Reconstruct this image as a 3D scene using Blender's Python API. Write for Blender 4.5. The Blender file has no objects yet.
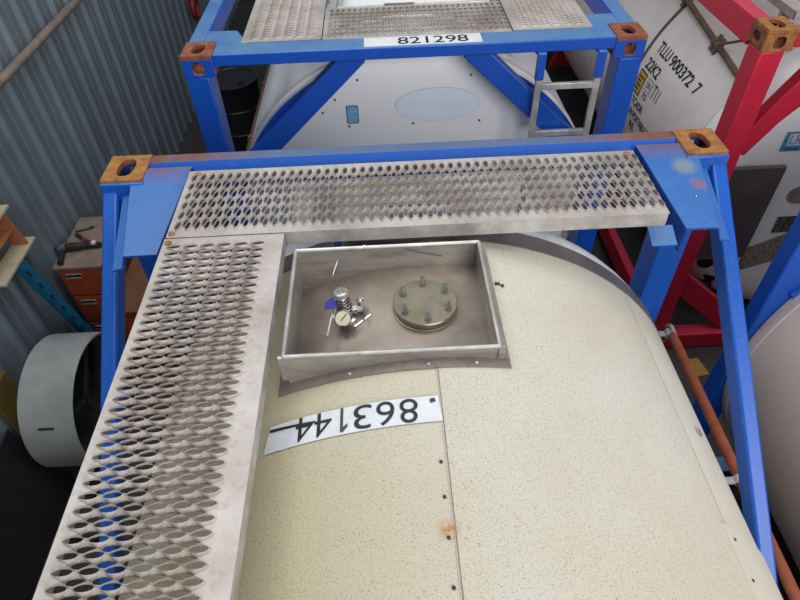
import bpy, bmesh, math, random
from mathutils import Vector, Matrix
random.seed(7)
S = bpy.context.scene
COL = S.collection
PI = math.pi

# ------------------------------------------------------------------ camera
cam = bpy.data.cameras.new('camera'); camo = bpy.data.objects.new('camera', cam); COL.objects.link(camo)
cam.sensor_width = 36.0; cam.lens = 36.0*600.33/800; cam.clip_start = 0.02; cam.clip_end = 100
_r = Vector((0.99869083, -0.04273657, -0.02811064)); _u = Vector((0.05013316, 0.70855535, 0.70387213)); _f = Vector((0.01016314, 0.70435992, -0.70977025))
camo.matrix_world = Matrix(((_r.x, _u.x, -_f.x, -0.1105), (_r.y, _u.y, -_f.y, -2.1738), (_r.z, _u.z, -_f.z, 3.8724), (0, 0, 0, 1)))
S.camera = camo
# ------------------------------------------------------------------ light
W = bpy.data.worlds.new('overcast'); S.world = W; W.use_nodes = True
W.node_tree.nodes['Background'].inputs[0].default_value = (0.80, 0.90, 1.0, 1)
W.node_tree.nodes['Background'].inputs[1].default_value = 0.25
def area(name, loc, target, size, size_y, power, color):
    l = bpy.data.lights.new(name, 'AREA'); l.shape = 'RECTANGLE'; l.size = size; l.size_y = size_y; l.energy = power; l.color = color
    o = bpy.data.objects.new(name, l); COL.objects.link(o); o.location = loc
    o.rotation_euler = (Vector(target)-Vector(loc)).to_track_quat('-Z', 'Y').to_euler()
    return o
area('daylight_from_open_shed_front', (3.0, -7.0, 5.4), (0.4, 0.6, 1.5), 6.0, 4.0, 560, (1.0, 0.98, 0.95))
area('roof_skylight', (-.6, .6, 7.4), (1.2, .2, 0), 4.0, 7.0, 330, (0.97, 0.99, 1.0))
S.view_settings.view_transform = 'Standard'; S.view_settings.look = 'None'
S.view_settings.gamma = 1.0; S.view_settings.use_curve_mapping = False
S.view_settings.exposure = -0.08

# ------------------------------------------------------------------ materials
def lin(c):
    return tuple((v/255/12.92 if v/255 <= .04045 else ((v/255+.055)/1.055)**2.4) for v in c)+(1,)
class NT:
    def __init__(s, name):
        m = bpy.data.materials.new(name); m.use_nodes = True; s.m = m; s.t = m.node_tree
        s.b = s.t.nodes['Principled BSDF']
        s.co = s.n('ShaderNodeTexCoord')
    def n(s, kind, **k):
        x = s.t.nodes.new(kind)
        for a, v in k.items(): setattr(x, a, v)
        return x
    def l(s, a, b): s.t.links.new(a, b)
    def noise(s, scale, detail=4, rough=.6, vec=None, stretch=None):
        x = s.n('ShaderNodeTexNoise'); x.inputs['Scale'].default_value = scale; x.inputs['Detail'].default_value = detail; x.inputs['Roughness'].default_value = rough
        v = vec or s.co.outputs['Object']
        if stretch:
            mp = s.n('ShaderNodeMapping'); mp.inputs['Scale'].default_value = stretch; s.l(v, mp.inputs[0]); v = mp.outputs[0]
        s.l(v, x.inputs['Vector']); return x.outputs['Fac']
    def ramp(s, fac, a, b, lo=0., hi=1.):
        x = s.n('ShaderNodeMapRange'); x.clamp = True
        x.inputs[1].default_value = a; x.inputs[2].default_value = b; x.inputs[3].default_value = lo; x.inputs[4].default_value = hi
        s.l(fac, x.inputs[0]); return x.outputs[0]
    def math(s, op, a, b):
        x = s.n('ShaderNodeMath', operation=op)
        for i, v in enumerate((a, b)):
            if hasattr(v, 'default_value'): s.l(v, x.inputs[i])
            else: x.inputs[i].default_value = v
        return x.outputs[0]
    def mix(s, fac, a, b):
        x = s.n('ShaderNodeMix', data_type='RGBA')
        for i, v in ((0, fac), (6, a), (7, b)):
            if hasattr(v, 'default_value'): s.l(v, x.inputs[i])
            elif isinstance(v, tuple): x.inputs[i].default_value = v
            else: x.inputs[i].default_value = v
        return x.outputs[2]
    def color(s, c):
        if isinstance(c, tuple): s.b.inputs['Base Color'].default_value = c
        else: s.l(c, s.b.inputs['Base Color'])
    def bump(s, h, strength, dist):
        x = s.n('ShaderNodeBump'); x.inputs['Strength'].default_value = strength; x.inputs['Distance'].default_value = dist
        s.l(h, x.inputs['Height']); s.l(x.outputs[0], s.b.inputs['Normal'])
    def set(s, rough=.5, metal=0., spec=.5):
        s.b.inputs['Roughness'].default_value = rough; s.b.inputs['Metallic'].default_value = metal; s.b.inputs['Specular IOR Level'].default_value = spec
        return s.m
    def up(s):
        g = s.n('ShaderNodeNewGeometry'); x = s.n('ShaderNodeSeparateXYZ'); s.l(g.outputs['Normal'], x.inputs[0]); return x.outputs[2]
    def axis(s, i):
        x = s.n('ShaderNodeSeparateXYZ'); s.l(s.co.outputs['Object'], x.inputs[0]); return x.outputs[i]

def paint(name, base, dust, dust_amt=.7, rust_lo=.66, rough=.38, end_rust=False):
    t = NT(name)
    f = t.math('MULTIPLY', t.ramp(t.up(), .78, .97), t.ramp(t.noise(5, 5), .25, .6, .55*dust_amt, dust_amt))
    c = t.mix(f, lin(base), lin(dust))
    c = t.mix(t.ramp(t.noise(60, 3), .55, .75, 0, .12), c, lin((150, 150, 150)))
    r = t.ramp(t.noise(7, 7, .7), rust_lo, rust_lo+.05)
    if end_rust:
        ax = t.math('ABSOLUTE', t.axis(0), 0.)
        e = t.math('MULTIPLY', t.ramp(ax, .55, .95), t.ramp(t.axis(1), -.20, -.05))
        e = t.math('MULTIPLY', e, t.ramp(t.up(), .8, .97))
        e = t.math('MULTIPLY', e, t.ramp(t.noise(11, 6, .7), .28, .50, 0, .95))
        r = t.math('MAXIMUM', r, e)
    c = t.mix(r, c, t.mix(t.noise(30), lin((96, 52, 30)), lin((150, 92, 52))))
    if end_rust:
        for q, rad, col in (((1.049, -0.334, 2.558), .030, (170, 92, 52)), ((1.026, -0.235, 2.57), .045, (150, 150, 120))):
            d = t.n('ShaderNodeVectorMath', operation='DISTANCE'); t.l(t.co.outputs['Object'], d.inputs[0]); d.inputs[1].default_value = q
            k = t.math('ADD', d.outputs['Value'], t.math('MULTIPLY', t.noise(80, 4, .7), .05))
            c = t.mix(t.ramp(k, rad+.004, rad+.036, .55, 0.), c, lin(col))
    t.color(c); t.bump(t.noise(45, 3), .12, .004)
    return t.set(rough, 0, .5)
def plain(name, base, var=.12, scale=12, rough=.6, metal=0., bump=0., alt=None, stretch=None):
    t = NT(name)
    b = lin(base); d = lin(alt) if alt else tuple(v*(1-var*2.2) for v in b[:3])+(1,)
    nz = t.noise(scale, 6, .65, stretch=stretch)
    t.color(t.mix(t.ramp(nz, .35, .68), b, d))
    if bump: t.bump(t.noise(scale*5, 4), bump, .004)
    return t.set(rough, metal)

M = {}
M['blue'] = paint('blue_paint', (8, 74, 174), (92, 132, 172), .95, .70, .36)
M['blue_a'] = paint('blue_paint_with_rusty_ends', (12, 80, 172), (70, 118, 172), .7, .69, .36, True)
M['blue_top'] = paint('blue_paint_under_grey_dust', (12, 80, 172), (100, 112, 130), .9, .69, .36, True)
M['red'] = paint('red_paint', (196, 28, 58), (200, 74, 96), .6, .72)
M['rust'] = plain('rusty_cast_steel', (172, 118, 62), rough=.85, scale=22, alt=(120, 74, 42), bump=.35)
M['rust_dark'] = plain('dark_rusty_steel', (110, 58, 42), rough=.85, scale=20, alt=(150, 92, 66), bump=.3)
M['ring'] = plain('grey_band_metal', (128, 124, 124), rough=.42, metal=.35, scale=6, alt=(104, 98, 98))
M['white'] = plain('white_glossy_cladding', (236, 239, 242), rough=.28, scale=3, var=.02)
M['white_b'] = plain('white_end_cladding', (240, 241, 243), rough=.4, scale=2.2, var=.015)
M['white_c'] = plain('off_white_cladding', (226, 219, 215), rough=.4, scale=2.5, alt=(212, 204, 200))
M['beige'] = plain('greyish_beige_cladding', (222, 206, 196), rough=.4, scale=2.5, alt=(208, 192, 182))
M['steel'] = plain('stainless_steel', (182, 180, 176), rough=.34, metal=.6, scale=7, alt=(150, 144, 138), stretch=(1, 1, 4))
M['steel_floor'] = plain('stained_stainless_plate', (166, 154, 142), rough=.34, metal=.55, scale=6, alt=(136, 122, 110))
M['flange_edge'] = plain('weathered_grey_sealant', (140, 126, 120), rough=.7, scale=14, alt=(112, 98, 92))
M['brass'] = plain('yellowish_stainless_plate', (158, 150, 130), rough=.3, metal=.55, scale=10, alt=(134, 124, 106))
M['chrome'] = plain('bright_chromed_steel', (214, 214, 214), rough=.16, metal=1., scale=20, var=.05)
M['dark_metal'] = plain('dark_steel', (58, 56, 56), rough=.5, metal=.5, scale=15)
M['black'] = plain('black_print', (26, 26, 28), rough=.6, scale=30)
M['black_worn'] = plain('faded_black_print', (48, 48, 50), rough=.6, scale=60, alt=(74, 74, 74))
M['label'] = plain('white_vinyl', (222, 224, 228), rough=.4, scale=9, alt=(200, 202, 206))
M['blue_tag'] = plain('blue_plastic', (36, 40, 150), rough=.4)
M['dial'] = plain('cream_dial', (206, 202, 178), rough=.3, scale=20, var=.05)
M['orange_pipe'] = plain('orange_rusted_pipe', (150, 78, 46), rough=.7, scale=18, alt=(116, 58, 36))
M['brown_pipe'] = plain('brown_rusted_pipe', (104, 74, 58), rough=.75, scale=18, alt=(80, 54, 44))
M['olive_pipe'] = plain('olive_brown_pipe', (116, 98, 76), rough=.6, scale=12, alt=(92, 76, 58))
M['conduit'] = plain('dusty_brown_pipe', (138, 122, 112), rough=.6, scale=10, alt=(110, 96, 88))
M['alu'] = plain('bare_aluminium', (206, 205, 202), rough=.42, metal=.55, scale=9, alt=(158, 154, 150))
M['panel_dark'] = plain('dark_grey_panel', (92, 84, 84), rough=.45, scale=5, alt=(76, 68, 68))
M['oval'] = plain('pale_blue_sticker', (228, 238, 250), rough=.4, scale=4, var=.02)
M['lr_blue'] = plain('blue_sticker', (66, 148, 196), rough=.4, scale=30, alt=(50, 124, 172))
M['sq_blue'] = plain('light_blue_sticker', (142, 190, 222), rough=.4, scale=60, alt=(96, 150, 194))
M['sq_edge'] = plain('blue_sticker_edge', (58, 88, 130), rough=.5)
M['yellow_lab'] = plain('yellow_sticker', (206, 164, 60), rough=.5, scale=30)
M['orange_cab'] = plain('orange_enamel', (160, 72, 36), rough=.5, scale=5, alt=(126, 56, 30))
M['brown_top'] = plain('dusty_brown_board', (140, 122, 108), rough=.8, scale=7, alt=(116, 98, 86))
M['brown_side'] = plain('brown_enamel', (118, 74, 48), rough=.6, scale=6, alt=(96, 58, 40))
M['teal'] = plain('teal_paint', (14, 110, 152), rough=.5, scale=9, alt=(18, 86, 124))
M['orange_beam'] = plain('faded_orange_paint', (180, 112, 80), rough=.6, scale=9, alt=(150, 84, 56))
M['cream_edge'] = plain('cream_paint', (186, 174, 146), rough=.6, scale=12)
M['drum'] = plain('dirty_white_paint', (160, 162, 161), rough=.5, scale=4, alt=(136, 140, 139))
M['drum_in'] = plain('dark_inner_metal', (62, 58, 56), rough=.7, scale=6)
M['yellow_board'] = plain('yellow_board', (112, 96, 38), rough=.7, scale=6, alt=(84, 70, 28))
M['black_plastic'] = plain('black_plastic', (34, 34, 38), rough=.45)
M['red_plastic'] = plain('red_plastic', (150, 44, 40), rough=.5)
M['hose'] = plain('dark_pink_hose', (120, 34, 62), rough=.5)
M['timber'] = plain('grey_wood', (112, 104, 96), rough=.8, scale=10)
M['cardboard'] = plain('cardboard', (172, 136, 66), rough=.8, scale=10)

def mk_grating():
    t = NT('dusty_aluminium_grating')
    a = t.mix(t.ramp(t.noise(4, 5), .35, .65), lin((194, 187, 182)), lin((162, 152, 144)))
    a = t.mix(t.ramp(t.noise(38, 5, .7), .52, .72, 0, .5), a, lin((138, 124, 114)))
    t.color(a); t.bump(t.noise(120, 3), .15, .002)
    return t.set(.5, .25)
M['grating'] = mk_grating()
def mk_clad(name, base, warm, speck, emboss=.55):
    t = NT(name)
    big = t.ramp(t.noise(1.6, 4), .36, .62)
    a = t.mix(big, lin(base), lin(warm))
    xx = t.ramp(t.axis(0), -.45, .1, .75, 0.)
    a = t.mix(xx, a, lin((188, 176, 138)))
    v = t.noise(230, 5, .75)
    a = t.mix(t.ramp(v, .53, .66, 0, speck), a, lin((126, 108, 84)))
    a = t.mix(t.ramp(t.noise(3.1, 6, .7), .60, .74, 0, .4), a, lin((150, 142, 120)))
    # rust stain round one seam bolt
    vd = t.n('ShaderNodeVectorMath', operation='DISTANCE'); t.l(t.co.outputs['Object'], vd.inputs[0]); vd.inputs[1].default_value = (-.012, -1.575, 2.512)
    st = t.math('MULTIPLY', t.ramp(vd.outputs['Value'], .006, .034, 1, 0), t.ramp(t.noise(60), .3, .55))
    a = t.mix(st, a, lin((176, 112, 40)))
    t.color(a); t.bump(v, emboss, .0025)
    return t.set(.5, .0)
M['clad'] = mk_clad('embossed_cream_cladding', (204, 201, 190), (197, 191, 173), .85)
M['clad_smooth'] = mk_clad('smooth_cream_cladding', (206, 203, 190), (198, 194, 178), .15, .1)
def mk_print(name, ground, ink, sx, sy):
    t = NT(name)
    rows = t.n('ShaderNodeTexWave', wave_type='BANDS', bands_direction='Z'); rows.inputs['Scale'].default_value = sy; rows.inputs['Distortion'].default_value = 1.6
    t.l(t.co.outputs['Object'], rows.inputs['Vector'])
    nz = t.noise(1., 1, .5, stretch=(sx, sx, sy*1.2))
    f = t.math('MULTIPLY', t.ramp(rows.outputs['Fac'], .4, .55), t.ramp(nz, .47, .62))
    t.color(t.mix(f, lin(ground), lin(ink)))
    return t.set(.6)
M['print_pale'] = mk_print('print_on_pale_plate', (150, 136, 126), (52, 44, 40), 70, 14)
M['print_dark'] = mk_print('print_on_dark_plate', (64, 58, 52), (150, 140, 120), 60, 12)

def mk_wall():
    t = NT('painted_corrugated_sheet')
    a = t.mix(t.ramp(t.noise(1.3, 4), .35, .65), lin((122, 134, 143)), lin((106, 116, 125)))
    a = t.mix(t.ramp(t.noise(9, 5, .7, stretch=(1, 1, .12)), .55, .8, 0, .5), a, lin((104, 106, 106)))
    t.color(a); return t.set(.5, .1)
M['wall'] = mk_wall()
def mk_floor():
    t = NT('dark_dirty_concrete')
    a = t.mix(t.ramp(t.noise(.9, 6, .65), .35, .65), lin((66, 62, 60)), lin((48, 46, 45)))
    a = t.mix(t.ramp(t.noise(5, 6, .7), .55, .75, 0, .6), a, lin((34, 32, 32)))
    t.color(a); t.bump(t.noise(30, 5), .3, .01); return t.set(.8)
M['floor'] = mk_floor()

# ------------------------------------------------------------------ mesh builder
class MB:
    def __init__(s): s.v = []; s.f = []; s.mi = []; s.inv = False
    def add(s, verts, faces, m=0):
        o = len(s.v); s.v += [tuple(v) for v in verts]
        for f in faces: s.f.append(tuple(i+o for i in f)); s.mi.append(m)
    def box(s, x0, x1, y0, y1, z0, z1, m=0):
        s.add([(x0,y0,z0),(x1,y0,z0),(x1,y1,z0),(x0,y1,z0),(x0,y0,z1),(x1,y0,z1),(x1,y1,z1),(x0,y1,z1)],
              [(0,3,2,1),(4,5,6,7),(0,1,5,4),(1,2,6,5),(2,3,7,6),(3,0,4,7)], m); return s
    def bar(s, p, q, w, h, up=(0,0,1), m=0):
        p = Vector(p); q = Vector(q); d = (q-p).normalized(); a = d.cross(Vector(up)).normalized(); b = a.cross(d)
        vs = [c+a*(i*w/2)+b*(j*h/2) for c in (p, q) for i, j in ((-1,-1),(1,-1),(1,1),(-1,1))]
        s.add(vs, [(0,1,2,3),(7,6,5,4),(0,4,5,1),(1,5,6,2),(2,6,7,3),(3,7,4,0)], m); return s
    def prism(s, poly, ext, m=0):
        n = len(poly); e = Vector(ext); p = [Vector(v) for v in poly]
        s.add(p+[v+e for v in p], [tuple(range(n)), tuple(range(2*n-1, n-1, -1))]+[(i, (i+1) % n, n+(i+1) % n, n+i) for i in range(n)], m); return s
    def tube(s, pts, r, n=10, m=0, caps=True, closed=False):
        pts = [Vector(p) for p in pts]; k = len(pts); prev = None; rings = []
        for i, p in enumerate(pts):
            if closed: d = (pts[(i+1) % k]-pts[i-1]).normalized()
            else: d = (pts[min(i+1, k-1)]-pts[max(i-1, 0)]).normalized()
            if prev is None:
                a = d.cross(Vector((0,0,1)) if abs(d.z) < .9 else Vector((1,0,0))).normalized()
            else:
                a = (prev-d*prev.dot(d)).normalized()
            prev = a; b = d.cross(a); rr = r[i] if isinstance(r, (list, tuple)) else r
            rings.append([p+(a*math.cos(t*2*PI/n)+b*math.sin(t*2*PI/n))*rr for t in range(n)])
        vs = [v for R in rings for v in R]; fs = []
        for i in range(k if closed else k-1):
            j = (i+1) % k
            for t in range(n): fs.append((i*n+t, i*n+(t+1) % n, j*n+(t+1) % n, j*n+t))
        if caps and not closed: fs += [tuple(range(n-1, -1, -1)), tuple(range((k-1)*n, k*n))]
        s.add(vs, fs, m); return s
    def cyl(s, p, q, r, n=14, m=0): return s.tube([p, q], r, n, m)
    def lathe(s, prof, o, axis, n=24, m=0, cap0=True, cap1=True):
        o = Vector(o); d = Vector(axis).normalized(); a = d.cross(Vector((0,0,1)) if abs(d.z) < .9 else Vector((1,0,0))).normalized(); b = d.cross(a)
        vs = []; fs = []; k = len(prof)
        for r, h in prof:
            for t in range(n): vs.append(o+d*h+(a*math.cos(t*2*PI/n)+b*math.sin(t*2*PI/n))*r)
        for i in range(k-1):
            for t in range(n): fs.append((i*n+t, i*n+(t+1) % n, (i+1)*n+(t+1) % n, (i+1)*n+t))
        if cap0: fs.append(tuple(range(n-1, -1, -1)))
        if cap1: fs.append(tuple(range((k-1)*n, k*n)))
        s.add(vs, fs, m); return s
    def holed(s, o, u, w, lu, lw, a, b, th, m=0, mh=None, n=16, k=2.6):
        """rectangular plate (centre o, half sizes lu lw along u w, thickness vector th) with an oval hole a x b"""
        o = Vector(o); u = Vector(u); w = Vector(w); th = Vector(th); vs = []
        for lay in (0, 1):
            for i in range(n):
                t = i*2*PI/n; c, sn = math.cos(t), math.sin(t)
                q = 1/max(abs(c), abs(sn))
                vs.append(o+th*lay+u*(lu*c*q)+w*(lw*sn*q))
            for i in range(n):
                t = i*2*PI/n; c, sn = math.cos(t), math.sin(t)
                q = (abs(c)**k+abs(sn)**k)**(-1/k)
                vs.append(o+th*lay+u*(a*c*q)+w*(b*sn*q))
        f1 = []; f2 = []
        for i in range(n):
            j = (i+1) % n
            f1 += [(i, j, n+j, n+i), (2*n+i, 3*n+i, 3*n+j, 2*n+j), (i, 2*n+i, 2*n+j, j)]
            f2 += [(n+i, n+j, 3*n+j, 3*n+i)]
        s.add(vs, f1, m); o0 = len(s.v)-4*n
        for f in f2: s.f.append(tuple(i+o0 for i in f)); s.mi.append(m if mh is None else mh)
        return s
    def mesh(s, name, mats, org=(0,0,0), smooth=35, fix=True):
        me = bpy.data.meshes.new(name)
        me.from_pydata([(v[0]-org[0], v[1]-org[1], v[2]-org[2]) for v in s.v], [], s.f)
        for m in (mats if isinstance(mats, (list, tuple)) else [mats]): me.materials.append(m)
        me.polygons.foreach_set('material_index', s.mi)
        if fix:
            bm = bmesh.new(); bm.from_mesh(me); bmesh.ops.recalc_face_normals(bm, faces=bm.faces); bm.to_mesh(me); bm.free()
        if smooth:
            me.polygons.foreach_set('use_smooth', [True]*len(me.polygons)); me.set_sharp_from_angle(angle=math.radians(smooth))
        me.update(); return me

ORG = {}
def root_org(p):
    while p.parent: p = p.parent
    return tuple(p.location)
def thing(name, label, cat, loc=(0,0,0), group=None):
    o = bpy.data.objects.new(name, None); COL.objects.link(o); o.location = loc; o.empty_display_size = .1
    o['label'] = label; o['category'] = cat
    if group: o['group'] = group
    return o
def part(name, mb, mats, parent, bevel=0, label=None, smooth=35, fix=True, seg=2):
    org = root_org(parent) if parent else (0,0,0)
    o = bpy.data.objects.new(name, mb.mesh(name, mats, org, smooth, fix)); COL.objects.link(o)
    if parent: o.parent = parent
    if bevel:
        b = o.modifiers.new('edge', 'BEVEL'); b.width = bevel; b.segments = seg; b.limit_method = 'ANGLE'; b.angle_limit = math.radians(50)
    if label: o['label'] = label
    return o
def copies(o, locs):
    """further copies of part o, shifted by the given vectors, sharing its mesh"""
    for d in locs:
        c = o.copy(); COL.objects.link(c); c.parent = o.parent; c.location = Vector(o.location)+Vector(d)
def solo(name, mb, mats, label, cat, loc, bevel=0, group=None, smooth=35):
    o = bpy.data.objects.new(name, mb.mesh(name, mats, loc, smooth)); COL.objects.link(o); o.location = loc
    o['label'] = label; o['category'] = cat
    if group: o['group'] = group
    if bevel:
        b = o.modifiers.new('edge', 'BEVEL'); b.width = bevel; b.segments = 2; b.limit_method = 'ANGLE'; b.angle_limit = math.radians(50)
    return o
def struct(name, mb, mats, loc=(0,0,0), smooth=0):
    o = bpy.data.objects.new(name, mb.mesh(name, mats, loc, smooth)); COL.objects.link(o); o.location = loc; o['kind'] = 'structure'; return o
def text2d(body, size=1., sx=1., bold=0.):
    c = bpy.data.curves.new('t', 'FONT'); c.body = body; c.size = size; c.offset = bold; c.resolution_u = 4
    o = bpy.data.objects.new('t', c); COL.objects.link(o); bpy.context.view_layer.update()
    me = bpy.data.meshes.new_from_object(o)
    bm = bmesh.new(); bm.from_mesh(me)
    bmesh.ops.triangulate(bm, faces=bm.faces)
    vs = [(v.co.x*sx, v.co.y) for v in bm.verts]; fs = [tuple(v.index for v in f.verts) for f in bm.faces]
    bm.free(); bpy.data.objects.remove(o); bpy.data.curves.remove(c); bpy.data.meshes.remove(me)
    x0 = min(v[0] for v in vs); y0 = min(v[1] for v in vs); x1 = max(v[0] for v in vs); y1 = max(v[1] for v in vs)
    return [(v[0]-x0, v[1]-y0) for v in vs], fs, x1-x0, y1-y0
def text_part(name, body, fn, width, height, mat, parent, bold=0., label=None):
    """fn(u, v, w): u along the reading direction (0..width), v up (0..height), w out of the surface"""
    vs, fs, w, h = text2d(body, 1., 1., bold); mb = MB(); n = len(vs)
    P = [fn(x/w*width, y/h*height, .0010) for x, y in vs]
    mb.add(P, fs)
    return part(name, mb, mat, parent, label=label, smooth=0, fix=False)

# ------------------------------------------------------------------ the setting
WX = -2.68
mb = MB(); mb.box(-3.2, 9.0, -8.0, 14.0, -.12, 0)
struct('floor', mb, M['floor'])
mb = MB(); pts = []; y = -6.0; P = .255
while y < 12.0:
    pts += [(0, y), (0, y+.095), (.005, y+.10), (0, y+.105), (0, y+.190), (.034, y+.212), (.034, y+.242)]; y += P
pts.append((0, y))
n = len(pts); H0, H1 = 0.0, 6.0
vs = []
for z in (H0, H1):
    vs += [(WX+a, yy, z) for a, yy in pts]
for z in (H0, H1):
    vs += [(WX-.06, yy, z) for a, yy in pts]
fs = []
for i in range(n-1):
    fs += [(i, i+1, n+i+1, n+i), (2*n+i, 3*n+i, 3*n+i+1, 2*n+i+1), (i, 2*n+i, 2*n+i+1, i+1), (n+i, n+i+1, 3*n+i+1, 3*n+i)]
fs += [(0, n, 3*n, 2*n), (n-1, 3*n-1, 4*n-1, 2*n-1)]
mb.add(vs, fs); struct('wall_left', mb, M['wall'])

# ------------------------------------------------------------------ tank container pieces
H = 2.591; HW = 1.219; CZ = 1.345; CW, CL, CH = .162, .178, .118
def dome_v(r, R, vf, ve):
    q = min(1., r/R); return vf+(ve-vf)*(1-(max(0., 1-q**12))**.55)

class Container:
    """x offset cx, near end plane y0, s=+1 body towards +y, s=-1 towards -y; v is the depth into the box"""
    def __init__(s, name, label, cx, y0, sgn, paint_m, cast_front, cast_top, R=1.165):
        s.cx, s.y0, s.s, s.R = cx, y0, sgn, R
        s.root = thing(name, label, 'tank container', (cx, y0, 0), None)
        s.pm, s.cf, s.ct = paint_m, cast_front, cast_top
    def P(s, x, v, z): return (s.cx+x, s.y0+s.s*v, z)
    def B(s, mb, x0, x1, v0, v1, z0, z1, m=0):
        a, b = s.y0+s.s*v0, s.y0+s.s*v1
        return mb.box(s.cx+x0, s.cx+x1, min(a, b), max(a, b), z0, z1, m)
    def part(s, name, mb, mat, bevel=0, **k): return part(name, mb, mat, s.root, bevel, **k)
    def casting(s, sx, v0, top):
        mb = MB(); z0, z1 = (H-CH, H) if top else (0, CH); e = 1 if v0 < 3 else -1
        xo = sx*HW; xi = sx*(HW-CW); xm = (xo+xi)/2; t = .026
        vo = v0; vi = v0+e*CL; vm = (vo+vi)/2
        zt = z1 if top else z0; dz = -t if top else t
        mb.holed(s.P(xm, vm, zt), (1,0,0), (0,1,0), CW/2, CL/2, .033, .06, (0,0,dz), 1, 2)
        zc = (z0+z1)/2+(-.0131 if top else .0131); ch = (CH-.0262)/2; vs_ = vm+e*.0131
        mb.holed(s.P(xm, vo, zc), (1,0,0), (0,0,1), CW/2, ch, .031, .034, (0, s.s*e*t, 0), 0, 2)
        mb.holed(s.P(xo, vs_, zc), (0,1,0), (0,0,1), (CL-.0262)/2, ch, .038, .030, (-sx*t, 0, 0), 2, 2)
        s.B(mb, min(xo, xi)+.003, max(xo, xi)-.003, min(vo, vi)+.003, max(vo, vi)-.003, *((z0, z0+.016) if top else (z1-.016, z1)), 2)
        zz = (z0, z1-.0262) if top else (z0+.0262, z1); s.B(mb, *sorted((xi, xi+sx*.014)), *sorted((vo+e*.0262, vi)), *zz, 2)
        s.B(mb, min(xo, xi)+.014, max(xo, xi)-.0262, *sorted((vi, vi-e*.014)), *zz, 2)
        return s.part('corner_casting', mb, [s.cf, s.ct, M['rust_dark']], .0035)
    def frame_end(s, v0=0., upper=True, saddle=True, brace=(.35, 2.5, 1.1, 1.80), bw=.115, posts=.15, lower=True, postw=.125, bd=.092, ch=.03, bh=.10, web=(1.06, 1.162)):
        e = 1 if v0 < 3 else -1
        V = lambda v: v0+e*v
        for sx in (-1, 1):
            s.casting(sx, v0, True); s.casting(sx, v0, False)
            mb = MB(); s.B(mb, *sorted((sx*HW, sx*(HW-postw))), *sorted((V(.002), V(posts))), CH, H-CH)
            s.part('post', mb, s.pm, .008)
            if upper:
              mb = MB()
              p = Vector(s.P(sx*brace[0], V(.075), brace[1])); q = Vector(s.P(sx*brace[2], V(.075), brace[3]))
              mb.bar(p, q, .085, bw, (0, 0, 1)); s.part('end_brace', mb, s.pm, .008)
            if lower:
                mb = MB(); mb.bar(s.P(sx*1.12, V(.075), .74), s.P(sx*.55, V(.075), .24), .07, .17, (0, 0, 1)); s.part('lower_brace', mb, s.pm, .008)
                # curved web plate between the brace and the tank end
                poly = []; a0, a1 = math.radians(206), math.radians(250)
                for i in range(11): a = a0+(a1-a0)*i/10; poly.append((s.cx-sx*1.0*math.cos(a)*-1 if False else s.cx+sx*-1.0*math.cos(a), s.y0+s.s*V(.10), CZ+1.0*math.sin(a)))
                for i in range(10, -1, -1): a = a0+(a1-a0)*i/10; poly.append((s.cx+sx*-1.12*math.cos(a), s.y0+s.s*V(.10), CZ+1.12*math.sin(a)))
                if saddle: m2 = MB(); m2.prism(poly, (0, s.s*e*.012, 0)); s.part('saddle_web', m2, s.pm)
            poly = []; a0, a1 = math.radians(34), math.radians(62)
            for i in range(13): a = a0+(a1-a0)*i/12; poly.append((s.cx+sx*web[0]*math.cos(a), s.y0+s.s*V(.125), CZ+web[0]*math.sin(a)))
            for i in range(12, -1, -1): a = a0+(a1-a0)*i/12; poly.append((s.cx+sx*web[1]*math.cos(a), s.y0+s.s*V(.125), CZ+web[1]*math.sin(a)))
            if upper: m2 = MB(); m2.prism(poly, (0, s.s*e*.012, 0)); s.part('curved_web', m2, s.pm)
        # beams
        x = HW-CW
        prof = [(.0, H-.004), (bd-ch, H-.004), (bd, H-.004-ch), (bd, H-bh), (.0, H-bh)]
        mb = MB(); mb.prism([s.P(-x, V(v), z) for v, z in prof], (2*x, 0, 0)); s.part('top_beam', mb, M['blue_top'] if s.pm is M['blue_a'] else s.pm, .006)
        mb = MB(); s.B(mb, -x, x, *sorted((V(.004), V(.12))), .01, .17); s.part('bottom_beam', mb, s.pm, .008)
    def tank(s, clad, ring, domem, cuts=True, v_ring=(.445, .53), L=5.53, vf=.19, grid=None):
        R = s.R
        # cladding
        if grid is None:
            mb = MB(); mb.lathe([(R, v_ring[1]), (R, L)], s.P(0, 0, CZ), (0, s.s, 0), 96, 0, False, False)
            s.part('cladding', mb, clad)
        for vv in (v_ring, (L, L+.085)):
            mb = MB(); mb.lathe([(R-.03, vv[0]-.004), (R+.006, vv[0]), (R+.006, vv[1]), (R-.004, vv[1]+.002)], s.P(0, 0, CZ), (0, s.s, 0), 96, 0, False, False)
            s.part('end_band', mb, ring)
        rr = R*1.0
        def prof(flip):
            o = []
            for i in range(0, 21):
                q = i/20; r = rr*(1-(1-q)**2.4); v = dome_v(r, rr, vf, v_ring[0])
                o.append((max(r, .001), (L+.085+v_ring[0]-v) if flip else v))
            return o
        for fl in (0, 1):
            mb = MB(); mb.lathe(prof(fl), s.P(0, 0, CZ), (0, s.s, 0), 72, 0, False, False); s.part('end_dome', mb, domem)
        s.rr = rr; s.vf = vf; s.ve = v_ring[0]
    def on_dome(s, x, z, off=.002):
        r = math.hypot(x, z-CZ); return s.P(x, dome_v(r, s.rr, s.vf, s.ve)-off, z)
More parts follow.
